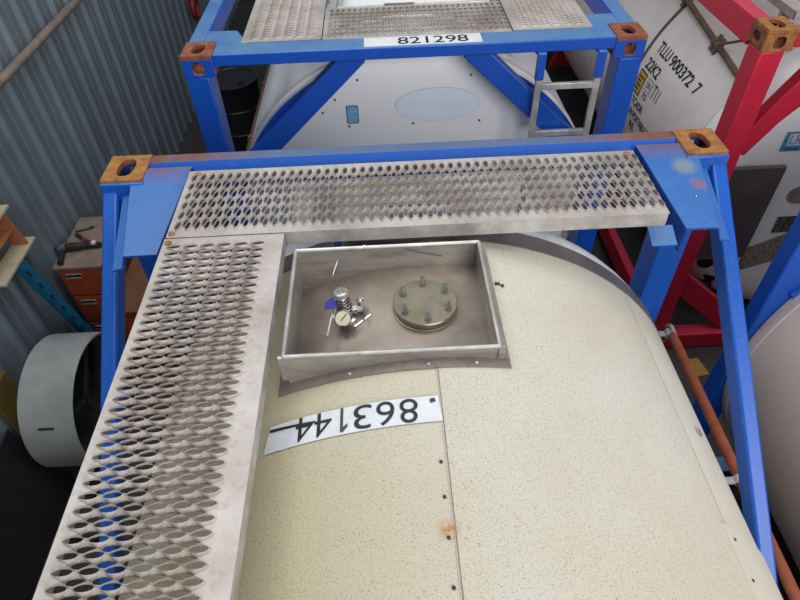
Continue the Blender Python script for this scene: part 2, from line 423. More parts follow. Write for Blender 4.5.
    def dome_patch(s, name, outline, mat, off=.003, label=None, parent=None):
        cx = sum(p[0] for p in outline)/len(outline); cz = sum(p[1] for p in outline)/len(outline)
        mb = MB(); n = len(outline); vs = []; K = 6
        for k in range(K+1):
            for x, z in outline: vs.append(s.on_dome(cx+(x-cx)*k/K, cz+(z-cz)*k/K, off))
        fs = []
        for k in range(K):
            for i in range(n):
                j = (i+1) % n; fs.append((k*n+i, k*n+j, (k+1)*n+j, (k+1)*n+i))
        mb.add(vs, fs)
        return part(name, mb, mat, parent or s.root, smooth=30, label=label)
    def side_rails(s, z0, z1, x0=1.14, x1=1.212, v0=CL):
        for sx in (-1, 1):
            mb = MB(); s.B(mb, *sorted((sx*x0, sx*x1)), v0, 6.058-CL, z0, z1); s.part('side_rail', mb, s.pm, .006)
    def legs(s):
        # saddles that carry the tank
        for v in (1.0, 5.0):
            mb = MB(); poly = [s.P(-.9, v, .17), s.P(.9, v, .17)]
            for i in range(13): a = math.radians(-48-84*i/12); poly.append(s.P((s.R-.01)*math.cos(a)*1, v, CZ+(s.R-.01)*math.sin(a)))
            mb.prism(poly, (0, s.s*.1, 0)); s.part('saddle', mb, s.pm)

def grating(parent, name, x0, x1, y0, y1, z, axis, nc, nr, first, pl, pr, a=.0226, b=.0088, skirt=.052, sides='nsew', bolts=()):
    """sheet with staggered lens holes, raised rims in one row and sunken in the next.
    axis 'x': lenses lie along x; first = (x, y) of the first raised hole; pl pitch along the lens, pr across it"""
    mb = MB(); N = 12
    if axis == 'x': T = lambda u, w, h: (first[0]+u, first[1]+w, z+h)
    else: T = lambda u, w, h: (first[0]+w, first[1]+u, z+h)
    hx, hy = pl/2, pr/2
    cs = [(math.cos(i*2*PI/N), math.sin(i*2*PI/N)) for i in range(N)]
    def cell(cu, cw, up):
        A = (a, b) if up else (a*.99, b*.92); hgt = .0080 if up else -.006; dn = .002 if up else -.010
        vs = [T(cu+hx*c*abs(c), cw+hy*sn*abs(sn), 0) for c, sn in cs]
        vs += [T(cu+A[0]*c, cw+A[1]*sn, hgt) for c, sn in cs]
        vs += [T(cu+A[0]*.97*c, cw+A[1]*.93*sn, dn) for c, sn in cs]
        fs = []
        for i in range(N):
            j = (i+1) % N; fs += [(i, j, N+j, N+i), (N+i, N+j, 2*N+j, 2*N+i)]
        mb.add(vs, fs)
    for i in range(nc):
        for j in range(nr): cell(i*pl, j*pr, True)
    for i in range(nc-1):
        for j in range(nr-1): cell((i+.5)*pl, (j+.5)*pr, False)
    U0, U1, W0, W1 = -hx, (nc-.5)*pl, -hy, (nr-.5)*pr
    def tri(p, q, r): mb.add([T(*p, 0), T(*q, 0), T(*r, 0)], [(0, 1, 2)])
    for j in range(nr-1):
        tri((U0, j*pr), (U0, (j+1)*pr), (0, (j+.5)*pr)); tri((U1, j*pr), (U1, (j+1)*pr), (U1-hx, (j+.5)*pr))
    for i in range(nc-1):
        tri((i*pl, W0), ((i+1)*pl, W0), ((i+.5)*pl, 0)); tri((i*pl, W1), ((i+1)*pl, W1), ((i+.5)*pl, W1-hy))
    for u, uu in ((U0, 0), (U1, U1-hx)):
        for w, ww in ((W0, 0), (W1, W1-hy)): tri((u, w), (uu, w), (u, ww))
    # plain border and turned-down edges
    pa, pb = T(U0, W0, 0), T(U1, W1, 0)
    xa, xb = min(pa[0], pb[0]), max(pa[0], pb[0]); ya, yb = min(pa[1], pb[1]), max(pa[1], pb[1])
    mb.add([(x0,y0,z),(x1,y0,z),(x1,y1,z),(x0,y1,z),(xa,ya,z),(xb,ya,z),(xb,yb,z),(xa,yb,z)], [(0,1,5,4),(1,2,6,5),(2,3,7,6),(3,0,4,7)])
    o = part(name, mb, M['grating'], parent, smooth=30, fix=True)
    mb = MB(); t = .004
    for sd in sides:
        if sd == 'w': mb.box(x0, x0+t, y0, y1, z-skirt, z-.0005)
        if sd == 'e': mb.box(x1-t, x1, y0, y1, z-skirt, z-.0005)
        if sd == 's': mb.box(x0, x1, y0, y0+t, z-skirt, z-.0005)
        if sd == 'n': mb.box(x0, x1, y1-t, y1, z-skirt, z-.0005)
    part('edge_skirt', mb, M['alu'], o)
    for (bx, by) in bolts:
        m2 = MB(); m2.lathe([(.012, 0), (.012, .003), (.008, .006), (.001, .0065)], (bx, by, z), (0,0,1), 12)
        part('bolt', m2, M['rust'], o)
    return o

# ================================================================== container A (under the camera)
A = Container('tank_container', 'cream tank container in blue frame below the camera, walkway gratings and number 863144 on top', 0, 0, -1, M['blue_a'], M['blue_a'], M['rust'], R=1.160)
A.frame_end(0., upper=False); A.frame_end(6.058)
A.legs()
A.tank(None, M['ring'], M['white'], grid=1)
BX0, BX1, BY0, BY1 = -.435, .187, -1.068, -.603          # spill box footprint
R = A.R
def clad_panel(name, a0, a1, y0, y1, mat, r=R, cut=False, na=40, th=.004):
    al = [a0+(a1-a0)*i/na for i in range(na+1)]
    if cut:
        for x in (BX0, BX1):
            q = math.asin(x/r)
            if a0 < q < a1: al.append(q)
    al = sorted(set(round(v, 6) for v in al)); ys = sorted([y0, y1]+([BY0, BY1] if cut else [])+[y0+(y1-y0)*i/12 for i in range(1, 12)])
    mb = MB(); n = len(al); vs = []
    for yy in ys:
        for q in al: vs.append((r*math.sin(q), yy, CZ+r*math.cos(q)))
    fs = []
    for j in range(len(ys)-1):
        for i in range(n-1):
            xm = r*math.sin((al[i]+al[i+1])/2); ym = (ys[j]+ys[j+1])/2
            if cut and BX0 < xm < BX1 and BY0 < ym < BY1 and math.cos(al[i]) > 0: continue
            fs.append((j*n+i, j*n+i+1, (j+1)*n+i+1, (j+1)*n+i))
    o0 = len(vs)
    mb.add(vs, fs)
    o = part(name, mb, mat, A.root, smooth=35, fix=False)
    return o
aS = math.asin(.006/R); aR = math.asin(.80/R)
YB, YF = -.528, -5.53
clad_panel('cladding_panel', -2.6, aS-.0007, YF, YB, M['clad'], R, True, 60)
clad_panel('cladding_panel', aS-.004, aR, YF, YB, M['clad'], R+.0022, True, 30)
clad_panel('side_panel', aR-.006, 2.6, YF, YB, M['clad_smooth'], R+.0031, False, 40)
# closing strip under both laps
clad_panel('under_sheet', -2.62, 2.62, YF, YB, M['dark_metal'], R-.006, True, 60)
def on_clad(x, y, off=.003): return (x, y, CZ+math.sqrt((R+off)**2-x*x))
def clad_patch(name, corners, mat, parent, off=.003, nx=14, ny=3, label=None):
    """corners (x,y): bl, br, tr, tl"""
    mb = MB(); vs = []
    for j in range(ny+1):
        for i in range(nx+1):
            s, t = i/nx, j/ny
            p = [(corners[0][k]*(1-s)+corners[1][k]*s)*(1-t)+(corners[3][k]*(1-s)+corners[2][k]*s)*t for k in (0, 1)]
            vs.append(on_clad(p[0], p[1], off))
    mb.add(vs, [(j*(nx+1)+i, j*(nx+1)+i+1, (j+1)*(nx+1)+i+1, (j+1)*(nx+1)+i) for j in range(ny) for i in range(nx)])
    return part(name, mb, mat, parent, smooth=35, label=label, fix=False)
# number label, read from the far side
lab = clad_patch('number_label', [(-.493, -1.292), (.004, -1.281), (-.002, -1.198), (-.482, -1.204)], M['label'], A.root, .0036)
lab['label'] = 'white vinyl strip with black number 863144 upside down'
clad_patch('label_fold', [(-.493, -1.292), (-.44, -1.290), (-.432, -1.236), (-.487, -1.238)], M['label'], lab, .0048, 4, 2)
DX = [(-.060, '8'), (-.124, '6'), (-.187, '3'), (-.253, '1'), (-.298, '4'), (-.352, '4')]
for x, ch in DX:
    if ch == '1':
        mb = MB(); f1 = lambda u, v, x=x: on_clad(x-u, -1.203-v, .0052)
        mb.add([f1(.013, 0), f1(.021, 0), f1(.021, .077), f1(.013, .077), f1(.013, .062), f1(.0, .052), f1(.0, .062)], [(0, 1, 2, 3, 4), (4, 3, 6, 5)])
        part('digit', mb, M['black_worn'], lab, smooth=0, fix=False); continue
    w = .022 if ch == '1' else .050
    text_part('digit', ch, lambda u, v, k, x=x: on_clad(x-u, -1.203-v-(x-u)*-.004, .0052), w, .077, M['black_worn'] if ch == '1' else M['black'], lab, -.004)
clad_patch('pen_stroke', [(-.482, -1.226), (-.345, -1.231), (-.345, -1.226), (-.482, -1.2155)], M['black'], lab, .0056, 8, 1)
# seam bolts
first = None
for y in (-1.30, -1.40, -1.494, -1.594, -1.704):
    mb = MB(); q = on_clad(-.012, y, 0); mb.lathe([(.0046, -.002), (.0046, .003), (.003, .0045), (.001, .0047)], q, (0,0,1), 10)
    if y != -1.30: part('seam_bolt', mb, M['dark_metal'], A.root)
# access panel on the right flank
aa0 = math.asin(.772/R); aa1 = 1.35
mb = MB(); vs = []
for y in (-1.47, -2.3):
    for i in range(13): q = aa0+(aa1-aa0)*i/12; vs.append(((R+.008)*math.sin(q), y, CZ+(R+.008)*math.cos(q)))
for y in (-1.47, -2.3):
    for i in range(13): q = aa0+(aa1-aa0)*i/12; vs.append(((R+.001)*math.sin(q), y, CZ+(R+.001)*math.cos(q)))
fs = [(i, i+1, 14+i, 13+i) for i in range(12)]+[(i, i+1, 27+i, 26+i) for i in range(12)]+[(13+i, 14+i, 40+i, 39+i) for i in range(12)]+[(0, 13, 39, 26), (12, 25, 51, 38)]
mb.add(vs, fs); acp = part('access_panel', mb, M['clad_smooth'], A.root)
for y in (-1.51, -1.62, -1.75):
    m2 = MB(); q = aa0+.03; c = Vector((math.sin(q), 0, math.cos(q))); p = Vector((0, y, CZ))+c*(R+.0078); m2.lathe([(.005, 0), (.005, .002), (.001, .0035)], p, c, 8); part('rivet', m2, M['dark_metal'], acp)
clad_patch('seam_sealant', [(.0042, -2.6), (.0072, -2.6), (.0072, BY0-.034), (.0042, BY0-.034)], M['flange_edge'], A.root, .0029, 1, 8)
# small paint marks
for x, y, w in ((.895, -1.108, .008), ):
    clad_patch('paint_mark', [(x-w, y-.02), (x+w, y-.016), (x+w, y+.016), (x-w*.2, y+.02)], M['sq_edge'], A.root, .0105, 2, 2)
for x, y, w in ((.236, -.745, .010), (.252, -.752, .006), (-.018, -1.214, .008)):
    clad_patch('tape_scrap', [(x-w, y-.008), (x+w, y-.004), (x+w*.6, y+.008), (x-w, y+.004)], M['dark_metal'], A.root, .0062, 2, 2)

# ---- spill box
zr = 2.552; rF = 1.115; t = .005
def zcyl(x, r): return CZ+math.sqrt(r*r-x*x)
sb = MB(); nx = 16
def wall_x(y0, y1):
    xs = [BX0+(BX1-BX0)*i/nx for i in range(nx+1)]
    lo = [(x, zcyl(x, rF-.012)) for x in xs]
    sb.prism([(x, y0, z) for x, z in lo]+[(BX1, y0, zr), (BX0, y0, zr)], (0, y1-y0, 0))
wall_x(BY0, BY0+t); wall_x(BY1-t, BY1)
for x0, x1 in ((BX0, BX0+t), (BX1-t, BX1)):
    z0 = zcyl((x0+x1)/2, rF-.012); sb.box(x0, x1, BY0+t, BY1-t, z0, zr)
box = part('spill_box', sb, M['steel'], A.root, 0, label='open rectangular stainless spill box round the fittings')
mb = MB()
for (p, q) in (((BX0, BY0), (BX1, BY0)), ((BX1, BY0), (BX1, BY1)), ((BX1, BY1), (BX0, BY1)), ((BX0, BY1), (BX0, BY0))):
    mb.tube([(p[0], p[1], zr), (q[0], q[1], zr)], .0065, 8)
part('rim', mb, M['alu'], box)
mb = MB(); vs = []
for y in (BY0+.004, BY1-.004):
    for i in range(nx+1): x = BX0+.004+(BX1-BX0-.008)*i/nx; vs.append((x, y, zcyl(x, rF)))
mb.add(vs, [(i, i+1, nx+2+i, nx+1+i) for i in range(nx)]); part('floor_plate', mb, M['steel_floor'], box, fix=False)
# foot flange on the cladding
def strip(c, nxx=10): return clad_patch('foot_flange', c, M['flange_edge'], box, .0062, nxx, 2)
fw = .034
strip([(BX0-fw, BY0-fw), (BX1+fw, BY0-fw), (BX1+fw, BY0), (BX0-fw, BY0)])
strip([(BX0-fw, BY0), (BX0, BY0), (BX0, BY1+.01), (BX0-fw, BY1+.01)], 3)
strip([(BX1, BY0), (BX1+fw, BY0), (BX1+fw, BY1+.01), (BX1, BY1+.01)], 3)
# outward stiffener along the right wall
mb = MB(); mb.prism([(BX1+.001, BY0, zr-.003), (BX1+.022, BY0, zr-.012), (BX1+.03, BY0, zcyl(BX1+.03, R+.006)), (BX1+.001, BY0, zcyl(BX1, R+.006))], (0, BY1-BY0, 0)); part('right_wall_skin', mb, M['flange_edge'], box)
for tb in ((BX1-.002, BX1+.016, BY0-.006, BY0+.004, 2.50, zr-.002), (BX0-.016, BX0+.002, BY0-.006, BY0+.004, 2.45, zr-.002)):
    mb = MB(); mb.box(*tb); part('corner_tab', mb, M['steel'], box)
for x in (-.25, -.02, .12):
    m2 = MB(); q = on_clad(x, BY0-fw*.6, .006); m2.lathe([(.005, 0), (.005, .003), (.001, .004)], q, (0,0,1), 8); part('flange_rivet', m2, M['alu'], box)

# ---- blind flange with six studs
fc = Vector((-.010, -.812, zcyl(0, rF)-.004))
mb = MB(); mb.lathe([(.106, -.004), (.106, .006), (.101, .008), (.101, .012), (.1045, .013), (.1045, .030), (.102, .033), (.001, .0335)], fc, (0,0,1), 48)
fl = part('manway_flange', mb, M['brass'], A.root, label='round blank flange with six studs')
mb = MB(); mb.lathe([(.013, 0), (.013, .010)], (0,0,0), (0,0,1), 6); mb.cyl((0,0,.008), (0,0,.030), .0072, 10)
mesh = None
for k in range(6):
    a = math.radians(92+60*k); p = fc+Vector((.080*math.cos(a), .080*math.sin(a), .0333))
    if mesh is None: mesh = mb.mesh('stud', M['chrome'])
    o = bpy.data.objects.new('stud', mesh); COL.objects.link(o); o.parent = fl; o.location = p-Vector(A.root.location)

# ---- air line valve with gauge
vc = Vector((-.272, -.80, zcyl(.272, rF)))
mb = MB(); ax = Vector((-.10, .14, 1)).normalized()
mb.lathe([(.042, -.004), (.042, .008), (.030, .010), (.027, .022)], vc, (0,0,1), 24)
valve = part('air_valve', mb, M['chrome'], A.root, label='chromed air valve with gauge and blue tag')
c2 = vc+Vector((0, 0, .018))
mb = MB(); prof = [(.026, 0)]
for i in range(5): h = .010+.011*i; prof += [(.030-.001*i, h), (.030-.001*i, h+.006), (.024-.001*i, h+.0065), (.024-.001*i, h+.0105)]
mb.lathe(prof, c2, ax, 24); part('spring_housing', mb, M['chrome'], valve)
c3 = c2+ax*.066; mb = MB(); mb.lathe([(.024, 0), (.026, .004), (.026, .018), (.020, .022), (.010, .022), (.010, .030), (.001, .031)], c3, ax, 8); part('cap', mb, M['steel'], valve)
# gauge facing the camera
gc = vc+Vector((-.004, -.058, .050)); gn = Vector((-.06, -.62, .78)).normalized()
mb = MB(); mb.lathe([(.022, -.022), (.027, -.018), (.027, .0), (.0285, .002), (.0265, .005), (.0245, .003)], gc, gn, 28, 0, True, False)
g = part('gauge', mb, M['chrome'], valve)
mb = MB(); gu = gn.cross(Vector((1, 0, 0))).normalized(); mb.cyl(gc-gu*.024, gc-gu*.040, .0075, 8); part('gauge_plug', mb, M['dark_metal'], valve)
mb = MB(); mb.lathe([(.0246, .0015), (.001, .0017)], gc, gn, 28, 0, False, False); part('gauge_dial', mb, M['dial'], valve, label='cream gauge dial')
gu = gn.cross(Vector((1, 0, 0))).normalized(); gr = gu.cross(gn); mb = MB(); mb.bar(gc+gn*.0026+(gr*.013+gu*.014), gc+gn*.0026-(gr*.007+gu*.008), .0022, .0008, gn); part('gauge_needle', mb, M['black'], valve)
mb = MB(); mb.cyl(gc-gn*.02, vc+Vector((0, -.01, .035)), .009, 10); part('gauge_stem', mb, M['steel'], valve)
# elbow, ball valve and lever on the right
mb = MB(); mb.tube([vc+Vector((.02, .0, .030)), vc+Vector((.048, .004, .032)), vc+Vector((.062, .006, .022)), vc+Vector((.064, .006, -.004))], .013, 12); mb.lathe([(.017, 0), (.017, .014)], vc+Vector((.040, .003, .032)), (1, .08, 0), 6); part('elbow', mb, M['steel'], valve)
mb = MB(); mb.lathe([(.010, 0), (.010, .018), (.014, .019), (.014, .026), (.004, .028)], vc+Vector((.050, .004, .04)), (.1, .1, 1), 8)
mb.tube([vc+Vector((.052, .006, .066)), vc+Vector((.062, -.014, .060)), vc+Vector((.068, -.048, .040))], .0038, 8); mb.tube([vc+Vector((.03, -.062, .012)), vc+Vector((.082, -.02, .020))], .005, 8); part('lever', mb, M['chrome'], valve)
# thin lever on the left
l0 = vc+Vector((-.034, -.018, .052)); mb = MB(); mb.tube([vc+Vector((-.014, -.004, .046)), l0, l0+Vector((-.010, -.045, -.006)), l0+Vector((-.018, -.092, -.016))], .0033, 8); mb.lathe([(.001, -.006), (.005, -.003), (.006, 0), (.005, .003), (.001, .006)], l0+Vector((-.019, -.095, -.017)), (0,0,1), 10)
part('pull_handle', mb, M['alu'], valve)
mb = MB(); tp = vc+Vector((-.040, -.006, .066)); mb.prism([tp+Vector(v) for v in ((-.022, -.024, 0), (.008, -.026, .002), (.020, -.008, .003), (.018, .020, .002), (-.006, .026, 0), (-.023, .008, -.001))], (.001, -.003, .005)); part('blue_tag', mb, M['blue_tag'], valve, .001, label='blue seal tag')
mb = MB(); w0 = tp+Vector((0, .012, .004)); mb.tube([w0, w0+Vector((.004, .05, .05)), w0+Vector((.025, .115, .075)), Vector((-.235, BY1-.02, zr-.004)), Vector((-.20, BY1+.002, zr+.008))], .0011, 6); part('tag_wire', mb, M['chrome'], valve)
mb = MB(); mb.tube([(-.06, BY1-.008, zr-.01), (-.01, BY1-.01, zr-.028), (.05, BY1-.009, zr-.045), (.065, BY1-.008, zr-.05)], .0012, 6); part('loose_wire', mb, M['dark_metal'], box)

# ---- walkways of A
ZW = 2.600
w1 = grating(A.root, 'end_walkway', -.872, .847, -.560, -.156, ZW, 'y', 6, 51, (-.841, -.5035), .0586, .0335, bolts=[(-.835, -.180), (-.855, -.540), (.815, -.178)])
# lens along y: the first raised hole of every row sits at the near edge
w2 = grating(A.root, 'side_walkway', -.874, -.470, -3.06, -.566, ZW, 'x', 6, 70, (-.829, -2.95), .0554, .0338, bolts=[(-.856, -.59)])
for x, y in ((.80, -.53), (-.30, -.50), (.30, -.30)):
    mb = MB()
    if x > .7:
        mb.prism([(.815, -.50, 2.50), (.905, -.50, 2.50), (.905, -.575, 2.47), (.815, -.575, 2.47)], (0, 0, -.006)); mb.box(.83, .846, -.50, -.15, 2.50, 2.546)
    else:
        zb = max(zcyl(x, R+.004), 2.35); mb.box(x-.012, x+.012, y-.03, y+.0, zb-.05, ZW-.05)
        mb.box(x-.03, x+.03, y-.03, y, zb-.05, zb-.045)
    part('walkway_bracket', mb, M['blue'], A.root)
# pale plates added under the end walkway, imitating the lit dome below
mb = MB()
for b in ((-.31, .33, -.40, -.22), (-.31, .33, -.53, -.475), (-.31, -.13, -.475, -.40), (.115, .33, -.475, -.40), (-.46, -.385, -.53, -.22), (.40, .53, -.45, -.22)): mb.box(*b, 2.566, 2.572)
o = part('pale_fill_plate', mb, M['alu'], A.root); o['kind'] = 'stuff' if False else 'part'; del o['kind']
# ---- corner hoods (hat-section) and side braces of A
for sx in (-1, 1):
    mb = MB()
    secs = []
    for y, xi, xo, dz, lip in ((-.095, .880, 1.050, 0., .004), (-.186, .888, 1.100, -.008, .030), (-.552, .930, 1.045, -.062, .040)):
        z = H-.006+dz
        secs.append([(sx*xi, y, z-.10), (sx*xi, y, z), (sx*xo, y, z), (sx*(xo+lip*.6), y, z-lip*1.4), (sx*(xo+lip*1.5), y, z-lip*1.6)])
    vs = [p for q in secs for p in q]+[(p[0], p[1], p[2]-.008) for q in secs for p in q]; k = 5; n = 15
    fs = []
    for j in range(2):
        for i in range(k-1):
            a = j*k+i; fs += [(a, a+1, a+k+1, a+k), (n+a, n+a+k, n+a+k+1, n+a+1)]
    for i in range(k-1): fs += [(i, n+i, n+i+1, i+1), (2*k+i, 2*k+i+1, n+2*k+i+1, n+2*k+i)]
    for j in range(2): fs += [(j*k, (j+1)*k, n+(j+1)*k, n+j*k), (j*k+4, n+j*k+4, n+(j+1)*k+4, (j+1)*k+4)]
    mb.add(vs, fs); part('corner_hood', mb, M['blue_a'], A.root)
    mb = MB(); mb.box(*sorted((sx*1.05, sx*HW)), -.196, -.1785, 2.36, H-.010); part('corner_cover', mb, M['blue_a'], A.root, .005)
    # side brace: rectangular tube running down and forward
    mb = MB(); U = lambda y: 2.560+.772*(y+.18)
    mb.prism([(sx*1.158, y, z) for y, z in ((-.18, U(-.18)), (-3.1, U(-3.1)), (-3.1, U(-3.1)-.105), (-.18, U(-.18)-.105))], (sx*.061, 0, 0)); part('side_brace', mb, M['blue_a'], A.root, .010)
mb = MB(); mb.lathe([(.006, -.004), (.006, .004), (.001, .006)], (1.017, -0.399, 2.546), (0,0,1), 8); part('bolt', mb, M['chrome'], A.root)
# ---- pipe along the right flank
PXX, PZ = 1.247, 1.60
mb = MB(); mb.tube([(PXX+.012, -.20, PZ), (PXX, -1.5, PZ), (PXX, -3.6, PZ)], .0225, 14)
pp = part('steam_pipe', mb, M['orange_pipe'], A.root, label='orange rusted pipe along the right flank')
for y in (-.262, -1.055, -2.2):
    mb = MB(); mb.lathe([(.029, 0), (.029, .03)], (PXX+.005, y, PZ), (0, 1, 0), 16); mb.box(1.13, PXX-.015, y, y+.03, PZ-.004, PZ+.004); mb.box(PXX-.004, PXX+.010, y, y+.03, PZ+.02, PZ+.047); part('clamp', mb, M['alu'], pp)
# dark navy plate on the tank end seen through the grating
A.dome_patch('navy_plate', [(-.06, 2.30), (.17, 2.30), (.17, 2.22), (-.06, 2.22)], M['sq_edge'], .004)

# ================================================================== container B (behind)
B = Container('tank_container', 'white-ended tank container in blue frame behind, number 821298 on its top beam', .064, .947, 1, M['blue'], M['blue'], M['rust_dark'], R=1.165)
B.frame_end(0., bd=.15, ch=.012, bh=.066, brace=(.30, 2.545, 1.1, 1.79)); B.frame_end(6.058)
B.legs(); B.side_rails(H-.12, H-.006, 1.125, 1.213); B.side_rails(.06, .2)
B.tank(M['white_b'], M['white_c'], M['white_b'], v_ring=(.235, .26))
for sx in (-1, 1):      # corner gusset plates
    z = H-.008
    mb = MB(); mb.prism([B.P(sx*1.06, .09, z), B.P(sx*.86, .09, z), B.P(sx*.97, .33, z), B.P(sx*1.13, .34, z), B.P(sx*1.15, .178, z), B.P(sx*1.06, .178, z)], (0, 0, -.012)); B.part('gusset_plate', mb, M['blue'])
    mb = MB(); mb.tube([B.P(sx*1.135, .3, 1.66), B.P(sx*1.135, 5.4, 1.66)], .02, 10); o = B.part('steam_pipe', mb, M['brown_pipe'])
    for v in (.75, 1.6):
        m2 = MB(); a = B.P(sx*1.135, v, 1.66); m2.lathe([(.028, 0), (.028, .04)], a, (0, 1, 0), 12); m2.bar(a, B.P(sx*1.05, v, 1.68), .02, .02); part('clamp', m2, M['rust_dark'], o)
# label on the top beam
bt = lambda x, y, k: (x, y, H-.004+.0012+k)
mb = MB(); mb.box(-.20, .42, .966, 1.080, H-.0045, H-.0025); lb = B.part('number_label', mb, M['label'], label='white strip with black number 821298')
text_part('number', '821298', lambda u, v, k: (-.022+u, .979+v, H-.0025+k*.6), .372, .088, M['black'], lb, .006)
# dome stickers
EL = lambda a, b: [(.140+a*math.cos(i*2*PI/40), 2.163+b*math.sin(i*2*PI/40)) for i in range(40)]
B.dome_patch('oval_outline', EL(.2497, .1045), M['sq_blue'], .0035)
B.dome_patch('oval_sticker', EL(.248, .103), M['oval'], .0050, label='pale blue oval sticker')
def rr(cx, cz, w, h, r=.012):
    o = []
    for sx, sz, a0 in ((1, 1, 0), (-1, 1, 90), (-1, -1, 180), (1, -1, 270)):
        for k in range(4): a = math.radians(a0+30*k); o.append((cx+sx*(w-r)+r*math.cos(a), cz+sz*(h-r)+r*math.sin(a)))
    return o
B.dome_patch('small_sticker_edge', rr(-.365, 2.122, .036, .058), M['sq_edge'], .0035)
B.dome_patch('small_sticker', rr(-.365, 2.122, .031, .053), M['sq_blue'], .0050, label='small light blue sticker')
for x, z in ((-.32, 2.33), (-.46, 2.218), (-.54, 2.14), (-.39, 2.047), (-.005, 2.047), (.396, 2.046), (.33, 2.33)):
    mb = MB(); p = B.on_dome(x, z, .004); mb.lathe([(.0065, .004), (.0065, -.001), (.001, -.003)], p, (0, 1, 0), 8); B.part('end_screw', mb, M['dark_metal'])
mb = MB()
for i in range(19): pass
# ladder hanging from the top beam
lad = MB()
for x in (.735, 1.055):
    lad.box(x-.017, x+.017, .925, .952, .25, 2.40)
la = part('ladder', lad, M['alu'], B.root, .004, label='aluminium end ladder with blue hangers')
for z in (2.34, 2.055, 1.77, 1.485, 1.2, .915, .63, .345):
    mb = MB(); mb.box(.752, 1.038, .926, .951, z-.017, z+.017); part('rung', mb, M['alu'], la, .003)
for x in (.735, 1.055):
    mb = MB(); mb.box(x-.022, x+.022, .922, .958, 2.38, H-.0665); mb.box(x-.03, x+.03, .953, .99, H-.08, H-.0665); part('hanger', mb, M['blue'], la, .003, label='blue hanger')
# walkways of B
grating(B.root, 'cross_walkway', -.425, .60, 1.100, 1.560, 2.578, 'y', 7, 30, (-.386, 1.155), .0586, .0335, skirt=.045)
grating(B.root, 'side_walkway', -.860, -.430, 1.100, 3.56, 2.585, 'x', 6, 68, (-.792, 1.15), .060, .0338, skirt=.045)
grating(B.root, 'side_walkway', .605, 1.035, 1.100, 3.56, 2.585, 'x', 6, 68, (.672, 1.15), .060, .0338, skirt=.045)
for y in (1.30, 2.2, 3.2):
    for x0, x1 in ((-.86, -.45), (.62, 1.03)):
        mb = MB(); xm = (x0+x1)/2-.064; zb = CZ+math.sqrt(1.11**2-.6**2); mb.box(x0, x1, y, y+.03, 2.50, 2.545); mb.box(min(x0, x1) if x0 > 0 else x1-.03, (x0+.03) if x0 > 0 else x1, y, y+.03, 2.20, 2.50); B.part('walkway_bracket', mb, M['alu'])
mb = MB(); mb.box(-.40, .58, 1.12, 1.15, 2.49, 2.533); B.part('walkway_bracket', mb, M['alu'])
# spill box of B just behind the cross walkway
mb = MB(); x0, x1, y0, y1 = -.36, .55, 1.62, 2.14
for a in ((x0, x1, y0, y0+.006), (x0, x1, y1-.006, y1), (x0, x0+.006, y0, y1), (x1-.006, x1, y0, y1)): mb.box(*a, 2.40, 2.56)
o = B.part('spill_box', mb, M['alu']); mb = MB()
for p, q in (((x0, y0), (x1, y0)), ((x1, y0), (x1, y1)), ((x1, y1), (x0, y1)), ((x0, y1), (x0, y0))): mb.tube([(*p, 2.56), (*q, 2.56)], .008, 8)
part('rim', mb, M['alu'], o)
mb = MB(); mb.box(-.08, .10, 1.613, 1.618, 2.535, 2.575); part('handle_plate', mb, M['steel'], o)

# ================================================================== container C (red)
C = Container('tank_container', 'white tank container in red frame at right, TLLU 900372 7 on its side', 3.134, .937, 1, M['red'], M['rust'], M['rust'], R=1.19)
C.frame_end(0., saddle=False, brace=(.70, 2.52, 1.10, 1.84), bw=.125, postw=.13); C.frame_end(6.058)
C.legs(); C.side_rails(H-.15, H-.006, 1.12, 1.213); C.side_rails(.12, .30)
C.tank(M['white_c'], M['white_c'], M['white_b'])
CR = C.R
mb = MB(); mb.lathe([(CR-.002, 0), (CR+.007, .002), (CR+.007, .034), (CR-.002, .036)], (3.134, 2.56, CZ), (0, 1, 0), 96, 0, False, False); C.part('seam_band', mb, M['panel_dark'])
mb = MB(); mb.lathe([(CR-.002, 0), (CR+.0018, .001), (CR+.0018, .006), (CR-.002, .007)], (3.134, 1.70, CZ), (0, 1, 0), 96, 0, False, False); C.part('sheet_lap', mb, M['white_c'])
def c_side(y0, z0, off=.003):
    """surface map on the left flank: u towards the viewer (-y), v up round the barrel"""
    a0 = math.acos((z0-CZ)/CR)
    def f(u, v, k):
        a = a0-v/CR; r = CR+off+k; return (3.134-r*math.sin(a), y0-u, CZ+r*math.cos(a))
    return f
def c_patch(name, y0, z0, w, h, mat, off=.002, n=6, parent=None, label=None):
    f = c_side(y0, z0, off); mb = MB(); vs = []
    for j in range(n+1):
        for i in range(3): vs.append(f(w*i/2, h*j/n, 0))
    mb.add(vs, [(j*3+i, j*3+i+1, j*3+i+4, j*3+i+3) for j in range(n) for i in range(2)])
    return part(name, mb, mat, parent or C.root, smooth=35, label=label)
text_part('number_text', 'TLLU', c_side(2.460, 1.842), .225, .086, M['black'], C.root, .015)
text_part('number_text', '900372', c_side(2.205, 1.842), .39, .086, M['black'], C.root, .015)
text_part('number_text', '7', c_side(1.750, 1.842), .058, .086, M['black'], C.root, .015)
text_part('type_code', '22K2', c_side(2.475, 1.713), .255, .084, M['black'], C.root, .015)
ye = c_patch('warning_label', 2.50, 1.515, .14, .18, M['black'], .002, label='yellow warning label with black border')
c_patch('label_face', 2.489, 1.526, .118, .158, M['yellow_lab'], .0035, parent=ye)
for i, (z, w) in enumerate(((1.64, .09), (1.61, .06), (1.58, .09), (1.55, .075))): c_patch('print_line', 2.475, z, w, .013, M['black'], .005, 1, ye)
bx = c_patch('boxed_label', 2.325, 1.600, .11, .092, M['black_worn'], .002)
c_patch('label_face', 2.320, 1.605, .10, .082, M['white_c'], .0035, parent=bx)
